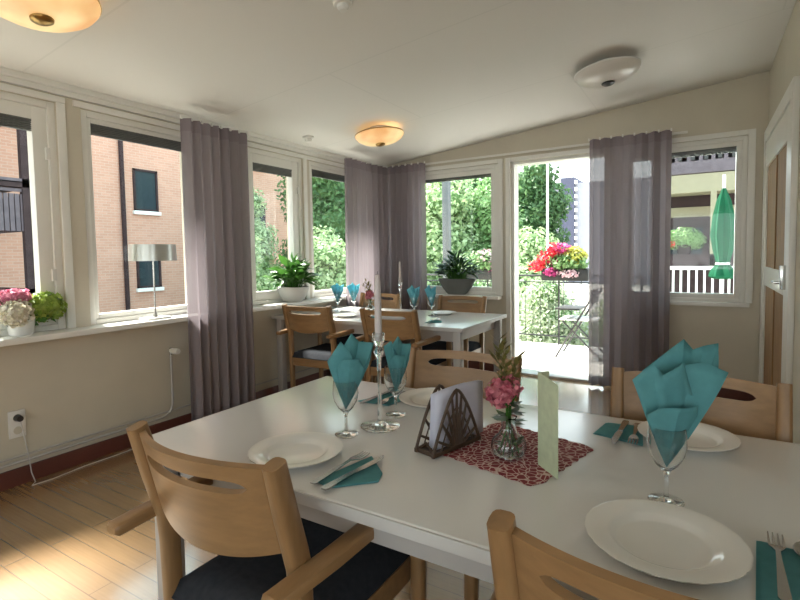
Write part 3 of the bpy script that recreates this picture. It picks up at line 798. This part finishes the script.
napkin('teal paper napkin folded to a point in the glass left of the candlestick',G1,[
    ([(-.022,.150),(.016,.212),(.036,.186),(.080,.184),(.066,.125)],-.022,.014,.012),([(-.050,.138),(-.010,.196),(.022,.160),(.03,.12)],.012,.004,0),([(-.022,.118),(-.004,.150),(.042,.152),(.058,.118)],.030,-.004,-.004)],'teal',3,gn,R(31))
napkin('narrow teal paper napkin in the glass right of the candlestick',G2,[
    ([(-.030,.12),(.010,.176),(.024,.150),(.052,.150),(.044,.10)],-.016,.012,.010),([(-.036,.148),(-.012,.166),(.004,.130),(.012,.10)],.012,.004,0),([(-.022,.098),(-.002,.128),(.030,.124),(.038,.09)],.024,-.004,-.004)],'teal',5,gn,R(31))
napkin('large teal paper napkin fanned out in the foreground glass',G3,[
    ([(-.036,.19),(.060,.250),(.084,.226),(.140,.238),(.130,.186),(.055,.095)],-.036,.016,.016),([(.02,.20),(.072,.212),(.118,.192),(.100,.15),(.050,.09)],.020,.008,.006),([(-.068,.178),(-.032,.212),(-.012,.190),(.030,.214),(.052,.140)],.014,.004,0),([(-.046,.110),(-.034,.132),(.0,.134),(.044,.134),(.050,.105)],.036,-.004,-.006)],'teal',8,gn,R(31))
fg = 'wine glasses on the far table'; fn = 'aqua napkins standing in the far glasses'
FG = [(.33,-1.27,'window end of the far table, leftmost of four'),(.45,-1.18,'window end of the far table, second from the left'),(1.20,-1.36,'far table, third from the left'),(1.32,-1.28,'far table, rightmost of four')]
lay = [([(-.05,.14),(-.01,.185),(.015,.15),(.058,.172),(.048,.11)],-.02,.014,.01),([(-.062,.150),(-.03,.168),(.0,.12),(.03,.165),(.04,.12)],.012,.004,0),([(-.03,.10),(0,.115),(.03,.10)],.03,-.004,-.004)]
for i,(x,y,s) in enumerate(FG):
    dup(gl,(x,y,ZT_),None,'wine glass at the '+s,fg)
    napkin('aqua napkin in glass at the '+s,(x,y,ZT_),lay,'aqua',20+i,fn,R(25+9*i))

def candlestick(label, loc, group):
    prof = [(0,0),(.055,0),(.058,.003),(.05,.006),(.02,.010),(.0075,.018),(.006,.06),(.0055,.16),(.007,.205),(.013,.215),(.015,.225),(.010,.235),(.012,.245),(.017,.255),(.0185,.275),(.0165,.279),(.012,.277),(.0118,.256),(0,.256)]
    o = B().lathe(prof,40).build('candlestick','glass',None,ang=50); o.location = loc
    return tag(o,label,'candlestick',group)
def candle(label, loc, group, h=.19):
    t = thing('candle', label, 'candle', loc, 0, group)
    B().lathe([(0,0),(.0105,0),(.0108,.01),(.0098,h*.7),(.0085,h*.9),(.006,h),(0,h+.004)],24).build('wax','candle',t)
    B().tube([(0,0,h),(.001,0,h+.012)],.001,6).build('wick','wick',t)
    return t
CS = (2.413,-3.705,ZT_)
cs = candlestick('tall slim glass candlestick on the near table',CS,'glass candlesticks')
ca = candle('grey mauve taper candle in the near glass candlestick',(CS[0],CS[1],ZT_+.256),'taper candles')
dup(cs,(1.03,-1.30,ZT_),None,'tall slim glass candlestick on the far table','glass candlesticks')
dup(ca,(1.03,-1.30,ZT_+.256),None,'grey mauve taper candle in the far glass candlestick before the corner curtain','taper candles')

# cutlery: every piece lies along +y, handle end at the origin
def strip(b, pts, th=.0022):
    """pts: (y, x_center, halfwidth, z)"""
    rows = []
    for (y,x,hw,z) in pts:
        rows.append([b.bm.verts.new((x-hw,y,z)),b.bm.verts.new((x+hw,y,z)),b.bm.verts.new((x+hw,y,z+th)),b.bm.verts.new((x-hw,y,z+th))])
    for a,c in zip(rows,rows[1:]):
        for k in range(4): b.bm.faces.new((a[k],a[(k+1)%4],c[(k+1)%4],c[k]))
    b.bm.faces.new(rows[0][::-1]); b.bm.faces.new(rows[-1])
def make_fork(label, loc, rz, group):
    t = thing('fork',label,'fork',loc,rz,group)
    b = B(); strip(b,[(0,0,.006,0),(.006,0,.0085,0),(.05,0,.0065,.002),(.10,0,.004,.006),(.125,0,.0035,.008),(.137,0,.009,.007),(.148,0,.0125,.005)]); b.build('handle','steel',t)
    b = B()
    for k in range(4): strip(b,[(.147,-.0102+k*.0068,.0021,.005),(.17,-.0102+k*.0068,.0019,.004),(.19,-.0102+k*.0068,.001,.006)])
    b.build('tines','steel',t); return t
def make_knife(label, loc, rz, group):
    t = thing('knife',label,'knife',loc,rz,group)
    b = B(); strip(b,[(0,0,.006,0),(.008,0,.009,0),(.05,0,.0075,.001),(.10,0,.006,.002)],.004); b.build('handle','steel',t)
    b = B(); strip(b,[(.10,0,.0065,.003),(.13,.001,.0085,.003),(.18,.001,.0085,.003),(.20,-.001,.005,.003),(.21,-.004,.0012,.003)],.0014); b.build('blade','steel',t); return t
def make_spoon(label, loc, rz, group):
    t = thing('spoon',label,'spoon',loc,rz,group)
    b = B(); strip(b,[(0,0,.006,0),(.006,0,.0085,0),(.05,0,.0065,.002),(.10,0,.004,.006),(.135,0,.004,.006)]); b.build('handle','steel',t)
    b = B()
    b.grid(lambda u,v: (math.cos(v*2*PI)*.0195*u, .162+math.sin(v*2*PI)*.030*u, .0005+.007*u*u),8,24,merge=True)
    o = b.build('bowl','steel',t); md = o.modifiers.new('thickness','SOLIDIFY'); md.thickness = .0012
    return t
def flat_napkin(label, loc, rz, pts, group, mat='teal'):
    b = B()
    for k in range(3): b.poly([(x*(1-.03*k)+.002*k, y*(1-.02*k)) for x,y in pts], .0008+.0013*k, .0018+.0013*k)
    o = b.build('napkin',mat,None,smooth=False); o.location = loc; o.rotation_euler = (0,0,rz)
    return tag(o,label,'napkin',group)
NZ = ZT_+.0052
fl = 'teal napkins lying under the cutlery'
tri = [(-.055,-.085),(.065,-.055),(.06,.03),(-.03,.085)]
flat_napkin('folded teal napkin under knife and fork, beside the plate nearest the window wall',(2.535,-4.0,ZT_),0,[(-.055,-.075),(.0,-.085),(.075,-.01),(.06,.03),(-.02,.10)],fl)
fk = make_fork('fork on the folded napkin beside the plate nearest the window wall',(2.492,-4.095,NZ),R(-4),'forks')
kn = make_knife('knife on the folded napkin beside the plate nearest the window wall',(2.532,-4.105,NZ),R(-6),'knives')
flat_napkin('folded teal napkin under fork and spoon in the foreground',(3.345,-3.965,ZT_),0,[(-.055,-.10),(.05,-.10),(.05,.085),(-.04,.09)],fl)
dup(fk,(3.326,-4.045,NZ),R(-2),'fork in the foreground lying beside a spoon','forks')
make_spoon('spoon in the foreground lying beside a fork',(3.358,-4.055,NZ),R(-5),'spoons')
flat_napkin('folded teal napkin by the lace mat, in front of the chair facing us',(3.035,-3.43,ZT_),R(10),[(-.075,-.03),(.045,-.085),(.055,.07),(-.04,.075)],fl)
dup(kn,(3.035,-3.335,NZ),R(178),'knife on the folded napkin near the lace mat','knives')
dup(fk,(3.065,-3.34,NZ),R(182),'fork on the folded napkin near the lace mat','forks')
flat_napkin('folded teal napkin on the far side, seen between glass and candlestick',(2.275,-3.46,ZT_),R(-12),tri,fl)
dup(kn,(2.255,-3.36,NZ),R(176),'knife seen between the napkin glass and the candlestick','knives')
dup(fk,(2.295,-3.365,NZ),R(184),'fork seen between the napkin glass and the candlestick','forks')
ff = 'folded napkins on the far table'
for (x,y,s) in ((1.50,-1.60,'near the front corner of the far table'),(.92,-1.62,'at the far table place below the potted plant')):
    flat_napkin('small folded teal napkin '+s,(x,y,ZT_),R(20),tri,ff)
dup(fk,(1.50,-1.70,NZ),0,'fork on the far table near its front corner','forks')
dup(kn,(.925,-1.71,NZ),0,'knife on the far table by the chair below the potted plant','knives')

# lace mat
cx_, cy_ = 2.81, -3.685
def doily():
    b = B(); n = 160; pts = []
    for k in range(n):
        a = 2*PI*k/n
        q = max(abs(math.cos(a)),abs(math.sin(a))); r = .150/q
        r = min(r,.20)*(1+.018*math.sin(a*28))
        pts.append((r*math.cos(a), r*math.sin(a)))
    b.poly(pts, .0005, .0022)
    o = b.build('lace_mat','doily',None,smooth=False); o.location = (cx_,cy_,ZT_); o.rotation_euler = (0,0,R(-14))
    tag(o,'square red and white lace mat under the flower vase on the near table','mat')
doily()
# napkin holder: two fan shaped lattice sides joined at the base, standing along y
def holder():
    t = thing('napkin_holder','dark brown lattice napkin holder with fan shaped sides','napkin holder',(2.655,-3.745,ZT_+.0025),R(-16))
    def side(x, nm):
        b = B(); H, W = .148, .09
        def arc(s): # pointed arch outline, s in -1..1
            return (s*W, H*(1-abs(s)**1.5))
        n = 24; pts = [arc(-1+2*k/n) for k in range(n+1)]
        b.tube([(x,p[0],p[1]+.006) for p in pts],.0042,8)
        b.box((x-.004,-W-.003,0),(x+.004,W+.003,.011),.001)
        for k in range(9):
            s = -.84+.21*k; p = arc(s)
            b.tube([(x,s*.02,.008),(x,p[0]*.55,p[1]*.5+.004),(x,p[0],p[1]+.005)],[.003,.0048,.003],6)
        for f in (.36,.68):
            b.tube([(x,p[0]*f,p[1]*f+.008) for p in pts],.002,6)
        b.build(nm,'holder',t)
    side(.030,'fan_side'); side(-.030,'fan_side')
    b = B().box((-.034,-.085,0),(.034,.085,.006),.001).box((-.034,-.088,0),(.034,-.080,.011),.001).box((-.034,.080,0),(.034,.088,.011),.001)
    b.tube([(-.03,-.084,.006),(.0,-.084,.03),(.03,-.084,.006)],.003,6)
    b.build('base','holder',t)
    g = 'paper napkins in the lattice holder'
    m = Matrix.Translation(t.location) @ Matrix.Rotation(R(-16),4,'Z')
    for k,x in enumerate((-.012,-.004,.004)):
        b = B()
        h0 = .006
        for s in (0,.0022): b.grid(lambda u,v: (x+s+.003*math.sin(v*2+k)+.0009, -.062+.195*u+.006*v, h0+.140*v+.006*math.sin(u*3)*v),6,6)
        o = b.build('paper_napkin','lilac',None)
        o.matrix_world = m
        md = o.modifiers.new('thickness','SOLIDIFY'); md.thickness = .0008; md.offset = 0
        tag(o,'pale lilac paper napkin standing in the lattice holder','napkin',g)
holder()
# folded menu card
def card():
    b = B(); H = .215
    p = [(0,0),(.060,-.058),(.05,.05)]
    th = .0008
    def wallq(a, c, h0, h1):
        d = Vector((c[0]-a[0],c[1]-a[1],0)).normalized(); n_ = Vector((-d.y,d.x,0))*th
        A, Cc = Vector((a[0],a[1],0)), Vector((c[0],c[1],0))
        vs2 = [A-n_,Cc-n_,Cc+n_,A+n_]
        lo_ = [b.bm.verts.new(q) for q in vs2]; hi_ = [b.bm.verts.new(q+Vector((0,0,h))) for q,h in zip(vs2,(h0,h1,h1,h0))]
        b.bm.faces.new(lo_[::-1]); b.bm.faces.new(hi_)
        for k in range(4): b.bm.faces.new((lo_[k],lo_[(k+1)%4],hi_[(k+1)%4],hi_[k]))
    wallq(p[0],p[1],H+.008,H-.004)
    wallq(p[0],(.012,.05),H+.006,H)
    o = b.build('menu_card','card',None,smooth=False); o.location = (2.892,-3.748,ZT_+.0025); tag(o,'tall pale green folded menu card standing on the lace mat','card')
card()

# ------------------------------------------------------------------ vases with flowers
def florets(n, blobs, size, seed):
    return leaves(n, blobs, size, seed, flat=.35, asp=.95, surf=.8, up=.1)
def sprig(b, base, tip, n, L, seed, leaf):
    g = random.Random(seed); base, tip = Vector(base), Vector(tip)
    for k in range(n):
        f = .25+.75*k/(n-1); p = base.lerp(tip,f); a = k*2.4
        d = Vector((math.cos(a)*.8, math.sin(a)*.8, .75)).normalized(); s = d.cross(Vector((.2,.1,1))).normalized()
        l = L*(.7+.5*g.random())
        leaf.append((p, p+d*l*.5+s*l*.16, p+d*l, p+d*l*.5-s*l*.16))
def flower_vase(label, loc, big=True):
    t = thing('flower_vase', label, 'vase', loc, 0, 'small glass vases of pink flowers')
    prof = [(0,0),(.024,0),(.038,.008),(.044,.024),(.040,.042),(.024,.058),(.017,.072),(.018,.095),(.021,.10),(.0195,.10),(.0165,.095),(.0155,.072),(.022,.057),(.038,.042),(.042,.024),(.036,.010),(0,.006)]
    B().lathe(prof,36).build('vase_body','glass',t,ang=60)
    b = B(); g = random.Random(4)
    for k in range(7):
        a = k*.9; b.tube([(.026*math.cos(a),.026*math.sin(a),.012),(.005*math.cos(a+1),.005*math.sin(a+1),.075),(.006*math.cos(a),.006*math.sin(a),.13),(.02*math.cos(a),.02*math.sin(a),.155)],.0018,5)
    b.build('stems','leaf_house',t)
    lv = []
    for k in range(26):
        a = g.random()*6.28; z = .015+.03*g.random(); p = Vector((.022*math.cos(a),.022*math.sin(a),z)); d = Vector((math.cos(a+1.2),math.sin(a+1.2),.6)).normalized(); s = d.cross(Vector((0,0,1))).normalized(); l = .03
        lv.append((p,p+d*l*.5+s*.006,p+d*l,p+d*l*.5-s*.006))
    for k in range(26):
        a = g.random()*6.28; z = .085+.055*g.random(); p = Vector((.006*math.cos(a),.006*math.sin(a),z)); d = Vector((math.cos(a),math.sin(a),.25-.5*g.random())).normalized(); s = d.cross(Vector((0,0,1))).normalized(); l = .042
        lv.append((p,p+d*l*.5+s*.010,p+d*l,p+d*l*.5-s*.010))
    vv = [q for l in lv for q in l]; raw('leaves', vv, [(4*i,4*i+1,4*i+2,4*i+3) for i in range(len(lv))], 'leaf_deep', t)
    vs_, fs = florets(420, [(-.018,-.012,.165,.034,.034,.034),(-.002,.010,.170,.032,.03,.03),(-.02,.0,.145,.03,.03,.025)], .014, 61); raw('pink_flowers', vs_, fs, 'pinkfl', t)
    blob_core('flower_heart',[(-.014,-.002,.160,.034,.034,.032)],.85,t,'pinkfl')
    lv = []; b = B()
    for (tx,ty,tz) in ((-.03,.02,.285),(-.012,.0,.262),(.012,.03,.24),(-.045,.035,.25)):
        b.tube([(0,0,.13),(tx*.5,ty*.5,.13+(tz-.13)*.55),(tx,ty,tz)],[.0016,.0013,.0008],5); sprig(b,(0,0,.13),(tx,ty,tz),14,.042,int(tz*1000),lv)
    b.build('sprig_stems','leaf_olive',t)
    vv = [q for l in lv for q in l]; raw('sprig_leaves', vv, [(4*i,4*i+1,4*i+2,4*i+3) for i in range(len(lv))], 'leaf_olive', t)
    return t
fv = flower_vase('small glass vase of pink flowers and an olive sprig on the lace mat',(2.815,-3.735,ZT_+.0025))
dup(fv,(.72,-1.30,ZT_),R(80),'small glass vase of pink flowers on the far table',None)

# ------------------------------------------------------------------ window sill plants and lamp
def houseplant(name, label, loc, potprof, potmat, potn, mat, nl, spread, h, L, seed, group, sy=1.0, asp=.42):
    t = thing(name, label, 'plant', loc, 0, group)
    B().lathe(potprof,40).xf(Matrix.Diagonal((1,sy,1,1))).build('pot',potmat,t)
    pr, pz = potprof[potn]
    B().lathe([(0,pz-.02),(pr*.93,pz-.02),(pr*.93,pz-.012),(0,pz-.008)],28).xf(Matrix.Diagonal((1,sy,1,1))).build('soil','soil',t)
    g = random.Random(seed); lv = []; b = B()
    for k in range(nl):
        a = g.random()*2*PI; q = g.random()**.6
        base = Vector((pr*.5*q*math.cos(a), pr*.5*q*math.sin(a)*sy, pz-.01))
        top = Vector((spread*q*math.cos(a)*(.7+.4*g.random()), spread*sy*q*math.sin(a)*(.7+.4*g.random()), pz+h*(1-.75*q*q)*(.45+.6*g.random())))
        b.tube([base, base.lerp(top,.6)+Vector((0,0,.02)), top],[.003,.0025,.0015],5)
        d = (Vector((math.cos(a)*(.3+q), math.sin(a)*(.3+q)*sy, .55-.9*q*g.random()))).normalized()
        d = (d+Vector((g.gauss(0,.35),g.gauss(0,.35),g.gauss(0,.35)))).normalized()
        s = d.cross(Vector((g.gauss(0,.3),g.gauss(0,.3),1))).normalized(); n_ = s.cross(d)
        l = L*(.65+.6*g.random()); w_ = l*asp*.5
        lv.append([top, top+d*l*.3+s*w_*.85-n_*l*.02, top+d*l*.62+s*w_*.8+n_*l*.0, top+d*l-n_*l*.14, top+d*l*.62-s*w_*.8, top+d*l*.3-s*w_*.85-n_*l*.02, top+d*l*.3+n_*l*.06, top+d*l*.62+n_*l*.05])
    b.build('stems','leaf_house',t)
    vv, ff_ = [], []
    for l in lv:
        i = len(vv); vv += l
        ff_ += [(i,i+1,i+6),(i+1,i+2,i+7,i+6),(i+2,i+3,i+7),(i,i+6,i+5),(i+6,i+7,i+4,i+5),(i+7,i+3,i+4)]
    raw('leaves', vv, ff_, mat, t, True)
    return t
houseplant('potted_plant','bushy bright green plant in a pale round bowl on the left sill',(.06,-1.57,ZS),
    [(0,0),(.085,0),(.10,.012),(.135,.06),(.155,.115),(.16,.135),(.15,.135),(.14,.11),(0,.10)],'pot_pale',5,'leaf_house',130,.16,.22,.135,3,'sill plants',.80,.5)
houseplant('potted_plant','dark green spiky plant in a grey bowl on the back window sill',(.955,-.0,.80),
    [(0,0),(.10,0),(.12,.015),(.18,.09),(.215,.155),(.22,.17),(.208,.17),(.19,.14),(0,.13)],'pot_grey',5,'leaf_deep',170,.22,.24,.12,5,'sill plants',.44,.28)
def hydrangea():
    t = thing('potted_hydrangea','white pot of pink, cream and lime hydrangeas on the left sill','plant',(.03,-3.665,ZS),0,'sill plants')
    B().lathe([(0,0),(.05,0),(.056,.008),(.066,.075),(.068,.085),(.062,.085),(.058,.07),(0,.07)],32).build('pot','pot_white',t)
    b = B()
    heads = [('hyd_white','cream flower head',(.035,-.03,.125,.075,.078,.072)),('hyd_pink','pink flower head',(-.01,-.02,.205,.06,.078,.048)),('hyd_green','lime green flower head',(.01,.115,.145,.075,.105,.082))]
    for (m_,lb,e) in heads: b.tube([(0,0,.07),(e[0]*.5,e[1]*.5,(.07+e[2])*.5),(e[0],e[1],e[2])],.004,6)
    b.build('stems','leaf_house',t)
    for i,(m_,lb,e) in enumerate(heads):
        vs_, fs = florets(520,[e],.024,70+i); o = raw('flower_head', vs_, fs, m_, t); o['label'] = lb
        blob_core('flower_heart',[e],.80,o,m_)
    vs_, fs = leaves(60,[(0,.02,.10,.075,.15,.055),(0,-.12,.15,.04,.06,.07)],.06,77); raw('leaves', vs_, fs, 'leaf_house', t)
hydrangea()
def sill_lamp():
    t = thing('table_lamp','slim metal lamp with silver drum shade on the left sill','lamp',(.07,-2.905,ZS))
    B().box((-.055,-.085,0),(.055,.085,.014),.004).build('base','pot_white',t)
    B().tube([(0,.0,.012),(0,0,.05)],[.016,.007],14).tube([(0,0,.04),(0,0,.44)],.0055,10).build('stem','chrome',t)
    B().lathe([(.148,.392),(.142,.50),(.139,.50),(.145,.392)],48).build('lamp_shade','shade',t)
    b = B()
    for k in range(3): b.tube([(0,0,.43),(.141*math.cos(k*2.1),.141*math.sin(k*2.1),.435)],.002,6)
    b.build('spider','chrome',t)
    B().lathe([(0,.435),(.012,.44),(.024,.465),(.026,.48),(.018,.495),(0,.5)],16).build('bulb','pot_white',t)
sill_lamp()

# ------------------------------------------------------------------ ceiling fittings
def ceiling_lamp(label, x, y, lit, r=.215):
    t = thing('ceiling_lamp', label, 'lamp', (x, y, zc(x)), 0, 'glass bowl ceiling lamps')
    t.rotation_euler = (0,-math.atan(.102),0)
    B().lathe([(0,0),(.10,0),(.11,-.006),(.11,-.03),(.09,-.036),(0,-.036)],32).build('ceiling_rose','plastic',t)
    B().lathe([(r,-.050),(r*.985,-.062),(r*.90,-.085),(r*.72,-.108),(r*.45,-.124),(r*.15,-.130),(0,-.131),(0,-.124),(r*.15,-.123),(r*.45,-.117),(r*.71,-.101),(r*.88,-.079),(r*.965,-.058),(r*.985,-.050)],56).build('glass_bowl','bowl_on' if lit else 'bowl_off',t)
    B().lathe([(0,-.118),(.036,-.124),(.043,-.131),(.041,-.139),(.030,-.146),(.014,-.150),(0,-.151)],24).tube([(0,0,-.03),(0,0,-.125)],.006,8).build('finial','brass' if lit else 'darkmetal',t)
    B().lathe([(r*.93,-.047),(r*1.005,-.047),(r*1.005,-.055),(r*.93,-.055),(r*.93,-.047)],56).build('shadow_gap_ring','brass' if lit else 'plastic',t)  # added ring; brass on lit lamps imitates the shaded gap at the rim
    if lit:
        l = bpy.data.lights.new('bulb','POINT'); l.energy = .35; l.color = (1,.70,.36); l.shadow_soft_size = .05
        lo_ = bpy.data.objects.new('bulb', l); C.objects.link(lo_); lo_.parent = t; lo_.location = (.08,0,-.075)
    return t
ceiling_lamp('lit amber glass bowl ceiling lamp over the floor by the hydrangea window',.90,-3.875,True)
ceiling_lamp('lit amber glass bowl ceiling lamp above the far table',.79,-1.22,True)
ceiling_lamp('unlit white glass bowl ceiling lamp near the right window',2.635,-1.17,False)
ceiling_lamp('added amber glass bowl lamp, unseen at the back of the room, brightening it',2.6,-6.3,True)  # made-up lamp behind the camera, added to raise the interior light
def detector(label, x, y, r):
    t = thing('smoke_detector', label, 'smoke detector', (x,y,zc(x)), 0, 'round ceiling sensors')
    t.rotation_euler = (0,-math.atan(.102),0)
    B().lathe([(0,0),(r,0),(r,-.012),(r*.9,-.016),(0,-.016)],28).build('base','plastic',t)
    B().lathe([(r*.6,-.016),(r*.62,-.03),(r*.4,-.042),(0,-.044),(0,-.016)],28).build('cover','plastic',t)
detector('small white smoke detector on the ceiling near the plant window',.25,-1.53,.05)
detector('small white sensor on the ceiling above the near table',1.75,-2.97,.045)

# ------------------------------------------------------------------ wall fittings
t = thing('radiator_valve','white radiator thermostat valve on the wall below the lamp','valve',(.035,-2.78,.56))
B().tube([(0,0,0),(0,0,.05)],.009,10).build('valve_stem','chrome',t)
B().tube([(0,0,.03),(.02,0,.03),(.055,0,.03),(.085,0,.03)],[.014,.020,.022,.018],16).build('dial','plastic',t)
t = thing('wall_socket','white double wall socket above the red skirting','socket',(0,-3.70,.265))
B().box((0,-.04,0),(.012,.04,.15),.004).build('plate','plastic',t)
for z in (.04,.11): B().tube([(.012,0,z),(.014,0,z)],.021,20).build('outlet','wall',t)
t = thing('power_cord','black plug with a cord running down to the floor by the wall','cord',(0,-3.70,0))
B().tube([(.014,0,.375),(.05,0,.375)],[.020,.016],14).build('plug','darkmetal',t)
B().tube([(.045,0,.37),(.055,.005,.32),(.04,.03,.18),(.045,.04,.06),(.06,.05,.006),(.09,.02,.004),(.10,.12,.004),(.075,.3,.004),(.08,.5,.004),(.06,.75,.004),(.05,.95,.004)],.003,6).build('cable','edge',t)
